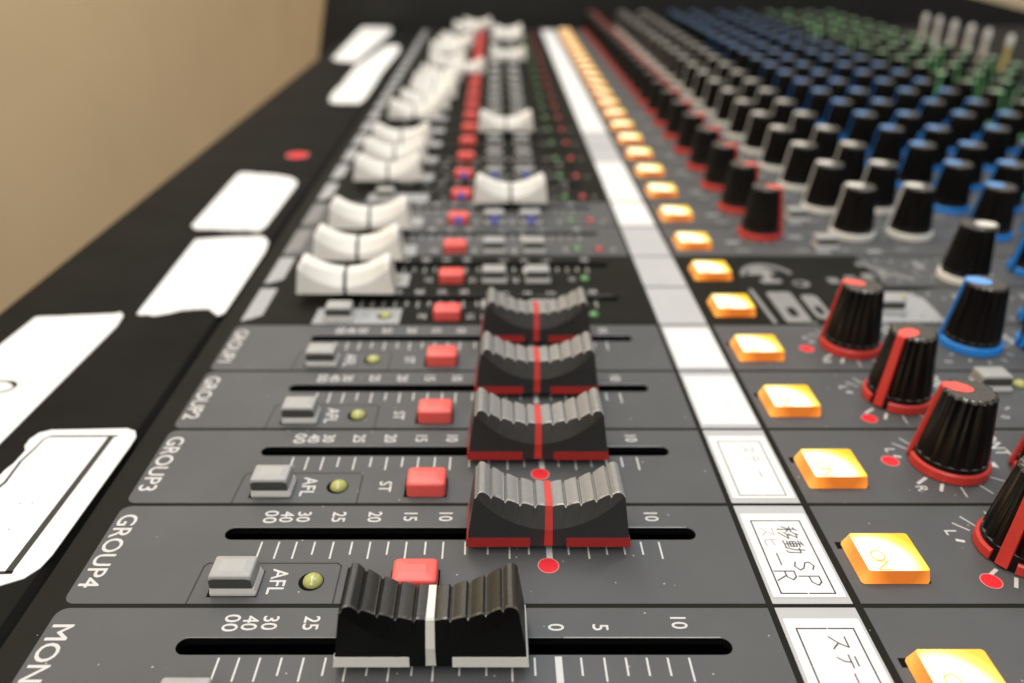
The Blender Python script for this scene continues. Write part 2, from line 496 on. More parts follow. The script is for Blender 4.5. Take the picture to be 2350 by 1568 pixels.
# ------------------------------------------------------------------ channel panels with their printing
TICKS = [(-48.8, 1), (-45.2, 1), (-41.5, 1), (-37.7, 0), (-33.8, 1), (-29.9, 0), (-26.1, 1), (-22.3, 0), (-18.5, 1), (-14.5, 0),
         (-10.8, 1), (-6.2, 0), (-1.5, 0), (3.0, 1), (7.0, 0), (11.2, 2), (15.2, 0), (19.3, 1), (23.1, 0), (26.8, 0), (30.5, 0), (34.3, 1)]
NUMS = [("00", -48.9), ("40", -45.4), ("30", -41.7), ("25", -34.05), ("20", -26.2), ("15", -18.4), ("10", -10.7), ("5", 3.2), ("0", 11.3), ("5", 19.5), ("10", 34.2)]
STRIP_NAME = {0: "MONO", 1: "GROUP4", 2: "GROUP3", 3: "GROUP2", 4: "GROUP1"}
ZP, ZT = 0.05, 0.08
for k in range(NS):
    y0, y1 = bounds[k], bounds[k + 1]
    ys = slot_y(k)
    mb = MB()
    hole = rrect(SLOT[0] - .05, SLOT[1] + .05, ys - SLOT[2] - .05, ys + SLOT[2] + .05, SLOT[2] + .04, 6)
    g = 0.55
    if not is_dark(k):
        mb.plate(rrect(XL, 51.7, y0 + g, y1 - g, (0, 0, 2.2, 2.2), 5), [hole], 0, ZP, 'gray')
    else:
        mb.plate([(XL, y0 + g), (51.7, y0 + g), (51.7, y1 - g), (XL, y1 - g)], [hole], 0, ZP, 'dark')
    if k in (5, 6):
        xd = 118 if k == 5 else 138
        mb.plate([(69.9, y0 + g), (xd, y0 + g), (xd, y1 - g), (69.9, y1 - g)], [], 0, ZP, 'dark')
        if k == 5:
            mb.plate([(119, y0 + g), (XR - 3, y0 + g), (XR - 3, y1 - g), (158, y1 - g), (146, y0 + 26), (119, y0 + 26)], [], 0, ZP, 'gray')
        else:
            mb.plate([(139, y0 + g), (XR - 3, y0 + g), (XR - 3, y1 - g), (139, y1 - g)], [], 0, ZP, 'gray')
    else:
        mb.plate([(69.9, y0 + g), (XR - 3, y0 + g), (XR - 3, y1 - g), (69.9, y1 - g)], [], 0, ZP, 'gray')
    # highlight on the far lip of the slot, painted as a thin pale line
    if k < 6:
        mb.seg((SLOT[0] + 1.2, ys + 2.0), (12, ys + 2.0), 0.16, ZT, 'chip_faint')
        mb.seg((12.5, ys + 2.0), (SLOT[1] - 1.6, ys + 2.0), 0.22, ZT, 'chip')
    # scale
    if k < 11:
        for x, t in TICKS:
            if t == 2:
                mb.seg((x, ys - 2.6), (x, ys - 7.6), 1.25, ZT, 'print')
            else:
                mb.seg((x, ys - 2.6), (x, ys - (7.5 if t else 6.3)), 0.36, ZT, 'print')
        for s, x in NUMS:
            if s == "00":
                mb.text("0", x, ys + 6.55, 3.0, ZT, 'print')
                mb.text("0", x, ys + 4.35, 3.0, ZT, 'print')
            else:
                mb.text(s, x, ys + 5.45 if len(s) == 2 else ys + 4.4, 3.0, ZT, 'print', sx=0.86)
    if k < 5:
        # printed box round the AFL key
        bx = [(-59.0, y0 + g), (-58.7, y0 + 10.6), (-58.0, y0 + 11.4), (-31.8, y0 + 11.4), (-31.0, y0 + 10.6), (-31.0, y0 + g)]
        for a, b in zip(bx, bx[1:]):
            mb.seg(a, b, 0.35, ZT, 'line')
        mb.text("AFL", -42.8, y0 + 6.4, 3.3, ZT, 'print', sx=0.92)
        mb.text("ST", -25.2, y0 + 6.4, 2.9, ZT, 'print', sx=0.92)
        mb.text(STRIP_NAME[k], -79.7, (y0 + 15.6) if k else y0 + 16.5, 4.1, ZT, 'print', sx=1.0)
    else:
        # light printed block round the AFL key, LED names
        mb.plate([(-59.2, y0 + g), (-31, y0 + g), (-31, y0 + 12), (-59, y0 + 12)], [], ZP, ZT, 'chip')
        mb.text("AFL", -42.8, y0 + 6.2, 3.0, ZT + .02, 'ink_faint', sx=0.92)
        for s, x in (("ST", -24.0), ("1-2", -8.0), ("3-4", 7.6)):
            if k < 12:
                mb.text(s, x, y0 + 6.0, 2.6, ZT, 'print', sx=0.85)
        if k < 14:
            mb.text("SIG", 28.0, y0 + 6.8, 2.2, ZT, 'print', sx=0.7)
            if k >= 7:
                mb.text("PK", 46.5, y0 + 6.8, 2.2, ZT, 'print', sx=0.7)
        chip = 'chip' if is_dark(k) else 'chip_faint'
        yy = y1 if k in (5, 6) else y1 - 3
        mb.plate([(-82.5, y0 + 2.5), (-79.5, y0 + 4.2), (-76.6, y0 + 7.0), (-76.6, yy - 1.5), (-82.5, yy - 1.5)], [], ZP, ZT, chip)
    # printing round the pan knob and by the ON key
    if k < 5:
        kx, ky = 107.8, y0 + 15.0
        for a in (30, 60, 90, 120, 136, 163, -32, -64, -95, -120, -143):
            r0, r1 = 9.0, 12.4
            w = 0.75 if a in (163, -120, -143) else 0.34
            if a == 163: r0, r1 = 9.8, 11.2
            if a == -120: r1 = 11.8
            c, s = math.cos(rad(a)), math.sin(rad(a))
            mb.seg((kx + r0 * c, ky + r0 * s), (kx + r1 * c, ky + r1 * s), w, ZT, 'print')
        mb.plate([(kx + 9.2, ky - 0.5), (kx + 12.2, ky - 1.5), (kx + 12.2, ky + 0.9)], [], ZP, ZT, 'print')
        mb.text("L", kx - 10.6, ky + 5.6, 2.6, ZT, 'print')
        mb.text("R", kx - 9.8, ky - 9.4, 2.6, ZT, 'print')
        mb.text("CONT", 124.3, ky + 9.6, 3.6, ZT, 'print', sx=0.85)
        mb.text("0", 133.8, ky + 20.5, 2.2, ZT, 'print')
        lx = 128.6
        mb.seg((lx, y0 + 1), (lx, y0 + 19), 0.35, ZT, 'line')
    if k == 5:
        # light gray block with the talkback key
        mb.plate([(120, y0 + 2.0), (146.2, y0 + 2.0), (147.2, y0 + 20), (143, y0 + 25.5), (121, y0 + 25.5)], [], ZP, ZT, 'chip')
        # large printed emblem blocks on the dark strip
        mb.plate(rrect(94.4, 103.0, y0 + 2.6, y0 + 25.5, (0.5, 1.5, 1.5, 0.5)), [rrect(97.3, 100.2, y0 + 6, y0 + 13, 1.2)], ZP, ZT, 'mark')
        mb.plate(rrect(105.4, 111.0, y0 + 4, y0 + 23.0, 2.2), [rrect(107.0, 109.3, y0 + 7.5, y0 + 14, 1.0)], ZP, ZT, 'mark')
        mb.seg((89.8, y0 + 27.5), (90.6, y0 + 1.5), 1.5, ZT, 'mark')
        mb.seg((95, y0 + 2.2), (104, y0 + 1.4), 1.0, ZT, 'mark')
    if k == 6:
        pts_o = [(99.8 + 10.0 * math.cos(rad(a)), y0 + 9 + 12.5 * math.sin(rad(a))) for a in range(15, 176, 8)]
        pts_i = [(99.8 + 8.4 * math.cos(rad(a)), y0 + 9 + 9.3 * math.sin(rad(a))) for a in range(175, 14, -8)]
        mb.plate(pts_o + pts_i, [], ZP, ZT, 'chip_faint')
        pts_o = [(98.2 + 5.6 * math.cos(rad(a)), y0 + 9 + 9.0 * math.sin(rad(a))) for a in range(20, 171, 10)]
        mb.plate(pts_o, [], ZP + .005, ZT + .005, 'mark')
        mb.plate(rrect(97.6, 100.6, y0 + 4, y0 + 16, .8), [], ZP, ZT + .01, 'mark')
        mb.plate(rrect(95.4, 103.2, y0 + 3.4, y0 + 6.6, 1.2), [], ZP, ZT + .015, 'mark')
        mb.plate(circle(109.5, y0 + 2.8, 3.0), [circle(109.0, y0 + 3.0, 1.7)], ZP, ZT, 'chip_faint')
        for q in range(4):
            mb.plate(rrect(120 + q * 7, 124 + q * 7, y0 + 3 + q * 2, y0 + 8 + q * 2, 0.7), [], ZP, ZT, 'chip_faint' if q < 2 else 'mark')
        for q in range(3):
            mb.seg((137 + q * 4, y0 + 22 - q * 5), (143 + q * 4, y0 + 17 - q * 5), 2.2, ZT, 'mark')
    if k >= 7 and k < 15:
        for kx in (109, 144.5, 168, 201, 224.7, 255, 280.5):
            for a in range(-150, 151, 60 if k > 9 else 30):
                c, s = math.cos(rad(a)), math.sin(rad(a))
                mb.plate(circle(kx + 10.3 * c, y0 + 24.8 + 10.3 * s, 0.5, 6), [], ZP, ZT, 'print', sides=False)
        for q, (x, yy) in enumerate(((118, 5), (126, 3.6), (134, 5.5), (146, 4), (158, 6), (182, 5), (192, 12), (120, 20), (95, 5), (93, 14))):
            mb.plate(rrect(x, x + 5.5, y0 + yy, y0 + yy + 2.4, .3, 2), [], ZP, ZT, 'chip' if q % 2 else 'chip_faint', sides=False)
        mb.seg((131, y0 + 30), (178, y0 + 30), 0.5, ZT, 'chip_faint')
    # printing beside the aux knobs
    if k < 7:
        for kx in (145.5, 169.0):
            for a in range(-150, 151, 30):
                c, s = math.cos(rad(a)), math.sin(rad(a))
                mb.seg((kx + 9.3 * c, y0 + 15 + 9.3 * s), (kx + 11.0 * c, y0 + 15 + 11.0 * s), 0.4, ZT, 'print')
            mb.text("AUX", kx + 13.8, y0 + 20, 2.6, ZT, 'print')
    pl = mb.build('channel_panel', console, P(0, 0))

# white label holder strip
mb = MB()
for k in range(NS):
    y0, y1 = bounds[k], bounds[k + 1]
    mb.plate([(53.0, y0 + .5), (68.3, y0 + .5), (68.3, y1 - .5), (53.0, y1 - .5)], [], 0.0, 0.07, 'holder')
mb.build('label_strip', console, P(0, 0))

# ------------------------------------------------------------------ fader caps
def cap_profile(t, x_end=1.0, ribs=0.55, nrib=10, smooth_kind=False):
    a = abs(t)
    zr = 11.0 + 4.1 * (min(a, 0.88) / 0.88) ** 2.0
    ph = (t + 1) / 2 * nrib
    fr = ph - math.floor(ph)
    if fr < 0.20:
        zr -= ribs * math.sin(fr / 0.20 * math.pi)
    else:
        zr += ribs * 0.22 * math.sin((fr - 0.2) / 0.8 * math.pi) + ribs * 0.55 * (0.5 - (fr - .2) / .8) * (1 if t < 0 else -1)
    if a > 0.94:
        zr = min(zr, 15.2) - (a - 0.94) ** 2 * 260
    hr = 3.85 + 1.35 * a * a
    za = 6.2 + 8.2 * a ** 2.0
    if smooth_kind:
        hr = 2.5 + 1.5 * a * a
        za = 6.6 + 6.8 * a ** 2.0
    za = min(za, zr - 0.25)
    def yf(z):
        return 6.0 - (z - 2.0) * 0.052
    return zr, hr, za, yf
def cap_x(t, z):
    return t * (16.75 - (z - 2.0) * 0.145)

def make_cap_mesh(mb, body, top, ribs):
    N = 160 if ribs > 0.2 else 40
    cols = []
    for i in range(N + 1):
        t = -1 + 2 * i / N
        zr, hr, za, yf = cap_profile(t, ribs=ribs, smooth_kind=ribs < 0.2)
        zb = 4.3 if ribs < 0.2 else 2.0
        pr = [(-yf(zb), zb), (-yf(za), za), (-hr - 0.18, zr - 0.22), (-hr + 0.1, zr), (hr - 0.1, zr), (hr + 0.18, zr - 0.22), (yf(za), za), (yf(zb), zb)]
        cols.append([(cap_x(t, z), y, z) for y, z in pr])
    npf = len(cols[0])
    for j in range(npf - 1):
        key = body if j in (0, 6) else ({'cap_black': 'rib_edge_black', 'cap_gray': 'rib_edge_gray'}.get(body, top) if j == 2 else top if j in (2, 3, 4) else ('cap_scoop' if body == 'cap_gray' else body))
        fs = []
        vs = [c[j] for c in cols] + [c[j + 1] for c in cols]
        n = N + 1
        for i in range(N):
            fs.append((i, i + 1, n + i + 1, n + i))
        mb.add(vs, fs, key, False if j in (0, 6) else ribs < 0.2)
    mb.add(cols[0], [tuple(range(npf))], body)
    mb.add(cols[-1], [tuple(reversed(range(npf)))], body)
    mb.add([cols[0][0], cols[-1][0], cols[-1][-1], cols[0][-1]], [(3, 2, 1, 0)], body)
    mb.box(-4.5, 4.5, -0.6, 0.6, -7, 4.4 if ribs < 0.2 else 2.0, 'slot')      # stem that rides in the slot

def pointer_mesh(mb, key, w0, w1, smooth_kind=False):
    zr, hr, za, yf = cap_profile(0.0, ribs=0, smooth_kind=smooth_kind)
    zr += 0.10
    e0 = 4.5 if smooth_kind else 2.3
    path = [(hr + .05, zr - .4), (hr - .1, zr + .12), (-hr + .1, zr + .12), (-hr - .28, zr - .2), (-yf(za) - .16, za), (-yf(e0 + 1.2) - .16, e0 + 1.2), (-yf(e0) - .16, e0)]
    inn = [(hr - .4, zr - .6), (hr - .4, zr - .5), (-hr + .4, zr - .5), (-hr + .2, zr - .6), (-yf(za) + .3, za), (-yf(e0 + 1.2) + .3, e0 + 1.2), (-yf(e0) + .3, e0)]
    n = len(path)
    for side in (-1, 1):
        pass
    L, Rr, Li, Ri = [], [], [], []
    for i, ((y, z), (yi, zi)) in enumerate(zip(path, inn)):
        w = w0 + (w1 - w0) * i / (n - 1)
        L.append((-w / 2, y, z)); Rr.append((w / 2, y, z)); Li.append((-w / 2, yi, zi)); Ri.append((w / 2, yi, zi))
    vs = L + Rr + Li + Ri
    fs = []
    for i in range(n - 1):
        fs.append((i, i + 1, n + i + 1, n + i))
        fs.append((i, 2 * n + i, 2 * n + i + 1, i + 1))
        fs.append((n + i, n + i + 1, 3 * n + i + 1, 3 * n + i))
    fs.append((n - 1, 3 * n - 1, 4 * n - 1, 2 * n - 1))
    mb.add(vs, fs, key)

def stripe_mesh(mb, key, side):
    """low coloured stripe wrapped round one half of the cap base"""
    z0, z1, e = 1.9, 4.1, 0.12
    x_in = 3.7
    def pts(z):
        xo = 16.75 - (z - 2) * .145 + e
        yo = 6.0 - (z - 2) * .052 + e
        return [(x_in * side, -yo, z), (xo * side, -yo, z), (xo * side, yo, z), (x_in * side, yo, z)]
    def ptsi(z):
        xo = 16.75 - (z - 2) * .145 - .5
        yo = 6.0 - (z - 2) * .052 - .5
        return [(x_in * side, -yo, z), (xo * side, -yo, z), (xo * side, yo, z), (x_in * side, yo, z)]
    vs = pts(z0) + pts(z1) + ptsi(z0) + ptsi(z1)
    fs = []
    for i in range(3):
        fs.append((i, i + 1, 4 + i + 1, 4 + i))
        fs.append((4 + i, 4 + i + 1, 12 + i + 1, 12 + i))
        fs.append((8 + i, 8 + i + 1, i + 1, i))
    fs += [(0, 4, 12, 8), (3, 11, 15, 7)]
    if side < 0:
        fs = [tuple(reversed(f)) for f in fs]
    mb.add(vs, fs, key)

def make_cap(kind, x, y):
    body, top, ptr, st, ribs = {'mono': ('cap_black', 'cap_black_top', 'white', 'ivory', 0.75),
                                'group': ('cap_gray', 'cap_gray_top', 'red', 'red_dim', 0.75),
                                'white': ('cap_white', 'cap_white', 'black', None, 0.0)}[kind]
    mb = MB(); make_cap_mesh(mb, body, top, ribs)
    o = mb.build('fader_cap', console, P(x, y))
    mb = MB(); pointer_mesh(mb, ptr, 1.2 if kind != 'white' else 1.0, 1.8 if kind != 'white' else 1.3, kind == 'white')
    mb.build('pointer_line', o)
    if st:
        for s in (-1, 1):
            mb = MB(); stripe_mesh(mb, st, s); mb.build('base_stripe', o)
    return o

c = make_cap('mono', -11.0, slot_y(0))
c['label'] = 'black ribbed fader cap with a white pointer line, nearest of all'
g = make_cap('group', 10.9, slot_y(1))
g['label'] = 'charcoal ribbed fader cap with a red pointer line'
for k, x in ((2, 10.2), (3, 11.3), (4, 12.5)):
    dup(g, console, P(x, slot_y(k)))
w = make_cap('white', -50.2, slot_y(5))
w['label'] = 'smooth white fader cap with a black pointer line'
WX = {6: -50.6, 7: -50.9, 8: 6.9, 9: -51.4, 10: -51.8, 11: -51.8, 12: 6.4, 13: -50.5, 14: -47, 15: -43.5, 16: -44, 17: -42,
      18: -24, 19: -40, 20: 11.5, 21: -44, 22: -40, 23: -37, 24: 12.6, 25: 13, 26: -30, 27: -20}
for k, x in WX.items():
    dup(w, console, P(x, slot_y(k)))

# ------------------------------------------------------------------ push buttons
def button(kind):
    mb = MB()
    if kind == 'red':
        w_, d_, h = 8.8, 6.6, 3.9
        rs = [ring(rrect(-w_ / 2, w_ / 2, -d_ / 2, d_ / 2, .9), 0.0), ring(rrect(-w_ / 2, w_ / 2, -d_ / 2, d_ / 2, .9), h - 1.0)]
        for q in range(1, 5):
            a = rad(q * 22.5)
            i = 0.8 * (1 - math.cos(a))
            rs.append(ring(rrect(-w_ / 2 + i, w_ / 2 - i, -d_ / 2 + i, d_ / 2 - i, .9), h - 1.0 + 0.8 * math.sin(a)))
        rs.append(ring(rrect(-w_ / 2 + 2.2, w_ / 2 - 2.2, -d_ / 2 + 2.2, d_ / 2 - 2.2, .6), h))
        mb.loops(rs, 'red_btn', smooth=True)
        well = (-w_ / 2 - .7, w_ / 2 + .25, -d_ / 2 - .1, d_ / 2 + .25)
    else:
        w_, d_, h = 8.9, 6.6, 4.9
        f = [ring(rrect(-4.45, 4.6, -3.3, 3.3, .4), 0.0), ring(rrect(-4.45, 4.6, -3.3, 3.3, .4), 0.5), ring(rrect(-4.3, 4.25, -3.0, 3.1, .4), 1.5), ring(rrect(-4.1, 4.0, -2.75, 2.9, .4), 1.55)]
        mb.loops(f, 'pale_btn')
        rs = [ring(rrect(-4.3, 4.1, -2.95, 3.1, .5), 1.6), ring(rrect(-4.3, 4.1, -2.95, 3.1, .5), h - 1.2)]
        for q in range(1, 4):
            a = rad(q * 30)
            i = 0.45 * (1 - math.cos(a))
            rs.append(ring(rrect(-4.3 + i, 4.1 - i, -2.95 + i, 3.1 - i, .5), h - 1.2 + 0.9 * math.sin(a)))
        rs.append(ring(rrect(-2.5, 2.3, -1.6, 1.7, .4), h))
        mb.loops(rs, 'gray_btn', smooth=False)
        fp = [(-4.2, 1.75), (3.95, 1.75), (3.95, h - 1.25), (3.0, h - .95), (-3.2, h - .95), (-4.2, h - 1.25)]
        vs = [(x, -3.0, z) for x, z in fp] + [(x, -2.9, z) for x, z in fp]
        mb.add(vs, [tuple(range(6))] + [(i, 6 + i, 6 + (i + 1) % 6, (i + 1) % 6) for i in range(6)], 'key_front')
        well = (-5.0, 4.7, -3.5, 3.5)
    mb.plate([(well[0], well[2]), (well[1], well[2]), (well[1], well[3]), (well[0], well[3])], [], -0.3, 0.012, 'slot', sides=False)
    return mb.build('push_button', console)
rb = button('red'); rb['label'] = 'small coral red push button'
gb = button('gray'); gb['label'] = 'small light gray push button'
first = {}
def put(src, x, y, z=ZT + .02, rz=0):
    if src.name not in first:
        first[src.name] = 1
        src.location = Vector(P(x, y, z)) * MM
        src.rotation_euler = (0, 0, rz)
        return src
    return dup(src, console, P(x, y, z), rz)
def mark(btn):  # round blue-violet spot on the front of a button
    mb = MB()
    mb.plate(circle(0, 0, 1.9, 16), [], 0, 0.1, 'blue_mark')
    o = mb.build('blue_spot', btn, (0, -3.45, 2.0))
    o.rotation_euler = (rad(90), 0, 0)
for k in range(NS):
    y0 = bounds[k]
    if k == 0:
        put(gb, -50.9, y0 + 6.9)
        continue
    b = put(rb, -15.6, y0 + (5.9 if k < 7 else 6.4))
    if k >= 8: continue_mark = k in (8, 9, 10)
    else: continue_mark = False
    if continue_mark: mark(b)
    if k < 8 or k in (9, 12, 16):
        put(gb, -50.7, y0 + 5.7)
    if k >= 5:
        for x in (-0.2, 15.4):
            b = put(gb, x, y0 + 6.6)
            if k in (8, 10): mark(b)
    if k >= 7:
        b = put(gb, 131.0, y0 + 10.5)
put(gb, 138.2, bounds[3] + 21.5)
put(gb, 131.0, bounds[5] + 11.0)

# lit ON buttons
def lit_button():
    mb = MB()
    x0, x1, y0, y1 = -6.7, 6.7, -5.9, 5.9
    rs = [ring(rrect(x0, x1, y0, y1, .7), -1.0), ring(rrect(x0, x1, y0, y1, .7), 0.4), ring(rrect(x0 + 1.0, x1 - .45, y0 + .45, y1 - .5, .6), 2.88)]
    mb.loops(rs, 'lit_side', cap_top=False)
    rs = [ring(rrect(x0 + 1.0, x1 - .45, y0 + .45, y1 - .5, .6), 2.88), ring(rrect(x0 + 1.25, x1 - .7, y0 + .7, y1 - .75, .5), 3.08), ring(rrect(x0 + 3, x1 - 2.6, y0 + 2.4, y1 - 3.2, .5), 2.97)]
    mb.loops(rs, 'lit_top', smooth=False)
    mb.plate([(x0 - 1.1, y1 - 1.9), (x0 + .6, y1 - 1.9), (x0 + .6, y1 + .15), (x0 - 1.1, y1 + .15)], [], -0.3, -0.06, 'slot', sides=False)
    mb.plate([(x1 - .3, y0 + .1), (x1 + .28, y0 + .1), (x1 + .28, y1), (x1 - .3, y1)], [], -0.3, -0.06, 'slot', sides=False)
    o = mb.build('lit_button', console)
    mb = MB()
    mb.text("O", -2.4, -1.4, 3.1, 3.12, 'lit_ink'); mb.text("N", -2.4, -4.2, 3.1, 3.12, 'lit_ink')
    mb.build('button_letters', o)
    return o
lb = lit_button(); lb['label'] = 'square push button glowing orange yellow'
for k in range(NS):
    y0 = bounds[k]
    put(lb, 78.9, y0 + (11.6 if k < 7 else 13.0), 0.15)

# LEDs
def led(key, sc=1.0):
    mb = MB()
    rs = []
    for q in range(0, 7):
        a = rad(q * 14.5)
        rs.append(ring(circle(0, 0, 2.0 * sc * math.cos(a), 20), 1.5 * sc * math.sin(a)))
    mb.loops(rs, key, smooth=True)
    mb.plate(circle(-.35 * sc, 0, 2.5 * sc, 20), [], -.1, 0.005, 'slot', sides=False)
    return mb.build('indicator_led', console)
ly, lg, lr = led('led_y'), led('led_g', 0.82), led('led_r', 0.82)
ly['label'] = 'small unlit yellow lamp'; lg['label'] = 'small green lamp'; lr['label'] = 'small red lamp'
for k in range(NS):
    y0 = bounds[k]
    if k < 7: put(ly, -35.9, y0 + 6.3)
    if k >= 5: put(lg, 32.5, y0 + 6.9)
    if k >= 7: put(lr, 41.0, y0 + 7.0)
put(ly, 147.0, bounds[3] + 22.0)
put(ly, 139.0, bounds[5] + 20.0)

# ------------------------------------------------------------------ knobs
def knob(name, colour, top_colour=None, wide=False, nseg=108, ribs=18):
    top_colour = top_colour or colour
    H = 20.6
    def rr(z, a, amp):
        r = 8.15 - (z - 2.4) * (8.15 - 5.7) / (H - 2.4)
        s = math.cos(ribs * a)
        return r - amp * max(0.0, (-s - 0.1) / 0.9) ** 0.7
    mb = MB()
    rs = []
    for z, amp in ((0.2, 0.0), (2.6, 0.0), (3.7, 0.0), (3.75, 0.55), (H - 0.7, 0.6)):
        rs.append([(rr(z, 2 * math.pi * i / nseg, amp) * math.cos(2 * math.pi * i / nseg), rr(z, 2 * math.pi * i / nseg, amp) * math.sin(2 * math.pi * i / nseg), z) for i in range(nseg)])
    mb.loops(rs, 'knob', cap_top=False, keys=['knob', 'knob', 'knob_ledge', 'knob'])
    r2 = []
    for z, d, amp in ((H - 0.7, 0, 0.6), (H - 0.2, .25, 0.6), (H, .75, 0.4), (H, 2.5, 0.0)):
        r2.append([((rr(H - .7, 2 * math.pi * i / nseg, amp) - d) * math.cos(2 * math.pi * i / nseg), (rr(H - .7, 2 * math.pi * i / nseg, amp) - d) * math.sin(2 * math.pi * i / nseg), z) for i in range(nseg)])
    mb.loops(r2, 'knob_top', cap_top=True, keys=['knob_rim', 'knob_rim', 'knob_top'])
    o = mb.build(name, console)
    # coloured ring at the foot, open beside the pointer
    mb = MB()
    g = 0.30
    m = 40
    angs = [g + (2 * math.pi - 2 * g) * i / m for i in range(m + 1)]
    prof = [(8.95, 0.25), (8.85, 2.2), (8.5, 2.55), (7.6, 2.6)]
    cols = [[(r * math.cos(a), r * math.sin(a), z) for r, z in prof] for a in angs]
    for j in range(len(prof) - 1):
        vs = [c[j] for c in cols] + [c[j + 1] for c in cols]
        mb.add(vs, [(i, i + 1, m + 1 + i + 1, m + 1 + i) for i in range(m)], colour, True)
    for e in (0, m):
        mb.add(cols[e] + [(7.0 * math.cos(angs[e]), 7.0 * math.sin(angs[e]), .25)], [tuple(range(5)) if e else tuple(reversed(range(5)))], colour)
    mb.build('foot_ring', o)
    # pointer: wedge on the top, bar down the side (+X in the knob's frame)
    mb = MB()
    zt = H + 0.12
    kite = [(5.85, -1.05), (5.85, 1.05), (3.2, 2.3), (0.8, 1.9), (-0.3, 1.0), (-0.6, 0), (-0.3, -1.0), (0.8, -1.9), (3.2, -2.3)]
    if wide:
        kite = [(5.85, -1.4), (5.85, 1.4), (3.4, 2.9), (0.6, 2.5), (-0.9, 1.3), (-1.1, 0), (-0.9, -1.3), (0.6, -2.5), (3.4, -2.9)]
    mb.plate(kite, [], H - .4, zt, top_colour)
    q = 0.62 if wide else 1.0
    path = [(5.7, zt, 1.0 * q), (6.15, H - .3, 1.05 * q), (7.3, 12.0, 1.1 * q), (9.05, 0.7, 1.2 * q)]
    n = len(path)
    vs = [(r, -w, z) for r, z, w in path] + [(r, w, z) for r, z, w in path] + [(r - 1.5, -w, z) for r, z, w in path] + [(r - 1.5, w, z) for r, z, w in path]
    fs = []
    for i in range(n - 1):
        fs.append((i, i + 1, n + i + 1, n + i)); fs.append((i, 2 * n + i, 2 * n + i + 1, i + 1)); fs.append((n + i, n + i + 1, 3 * n + i + 1, 3 * n + i))
    fs.append((n - 1, 3 * n - 1, 4 * n - 1, 2 * n - 1))
    mb.add(vs, fs, colour)
    mb.build('pointer', o)
    return o

kr = knob('pan_knob', 'red', 'red_btn'); kr['label'] = 'black ribbed knob with red pointer and red foot ring'
kw = knob('filter_knob', 'ivory', wide=True); kw['label'] = 'black ribbed knob with ivory pointer and ivory foot ring'
kb = knob('send_knob', 'blue', 'blue_lit', wide=True); kb['label'] = 'black ribbed knob with blue pointer and blue foot ring'
kg = knob('tone_knob', 'green', 'green_lit', wide=True); kg['label'] = 'black ribbed knob with green pointer and green foot ring'
kt = knob('gain_knob', 'teal'); kt['label'] = 'black ribbed knob with teal pointer and teal foot ring'

for k, az, x in ((1, 216, 108.7), (2, 152, 108.5), (3, 213, 109.4), (4, 152, 108.3), (0, 200, 108)):
    put(kr, x, bounds[k] + 15.2, ZT, rad(az))
put(kb, 145.5, bounds[4] + 16.6, ZT, rad(151))
put(kb, 168.0, bounds[4] + 14.0, ZT, rad(185))
put(kb, 196.0, bounds[5] + 25.0, ZT, rad(178))
put(kr, 131.0, bounds[2] + 11.0, ZT, rad(150))
put(kw, 170.0, bounds[6] + 8.0, ZT, rad(-6))
put(kb, 199.0, bounds[6] + 14.0, ZT, rad(176))
put(kb, 178.5, bounds[5] + 1.0, ZT, rad(176))
for j in range(NWIDE):
    k = NARROW + j
    y = bounds[k] + 24.2
    put(kr, 109.2, y, ZT, rad(-28 + random.uniform(-4, 4)))
    for x in (147.0, 170.6):
        put(kw, x, y, ZT, rad(153 + random.uniform(-5, 5)))
    for x in (203.4, 227.0, 257.4, 282.8):
        put(kb, x, y, ZT, rad(143 + random.uniform(-7, 7)))
    for x in (310.5, 334.0, 356.5, 380.0):
        put(kg, x, y, ZT, rad(random.choice((0, -15, -35, -55, -75, 20, 245)) + random.uniform(-12, 12)))
put(kt, 252.1, 383.0 - 17, ZT, rad(190))

# ------------------------------------------------------------------ white jack plugs behind the green knobs
PL = [(407, 816), (407, 790), (406.5, 761), (405.5, 731), (403, 700), (400, 662)]
pg = None
plug_labels = ['slim pale plug standing behind the green knobs, farthest of the row',
               'slim pale plug next to the farthest one behind the green knobs',
               'slim pale plug third from the far end behind the green knobs',
               'slim pale plug fourth from the far end behind the green knobs',
               'slim pale plug behind the green knobs, just left of the yellow footed plug',
               'pale plug with a yellow foot, nearest of the row behind the green knobs']
for i, (x, y) in enumerate(PL):
    e = empty('jack_plug', (x, y, 0))
    tag(e, plug_labels[i], 'plug', 'pale plugs behind the green knobs')
    mb = MB()
    rs = [ring(circle(0, 0, r, 18), z) for r, z in ((3.2, 0.1), (3.2, 10), (2.0, 14), (1.9, 27))]
    mb.loops(rs, 'yellow' if i == 5 else 'plug', smooth=True, cap_top=True)
    mb.build('plug_body', e)
    mb = MB()
    rs = [ring(circle(0, 0, r, 18), z) for r, z in ((2.2, 27.0), (2.6, 29), (2.5, 32), (1.9, 34.6), (0.8, 35.6))]
    mb.loops(rs, 'plug_tip', smooth=True)
    mb.build('plug_tip', e)

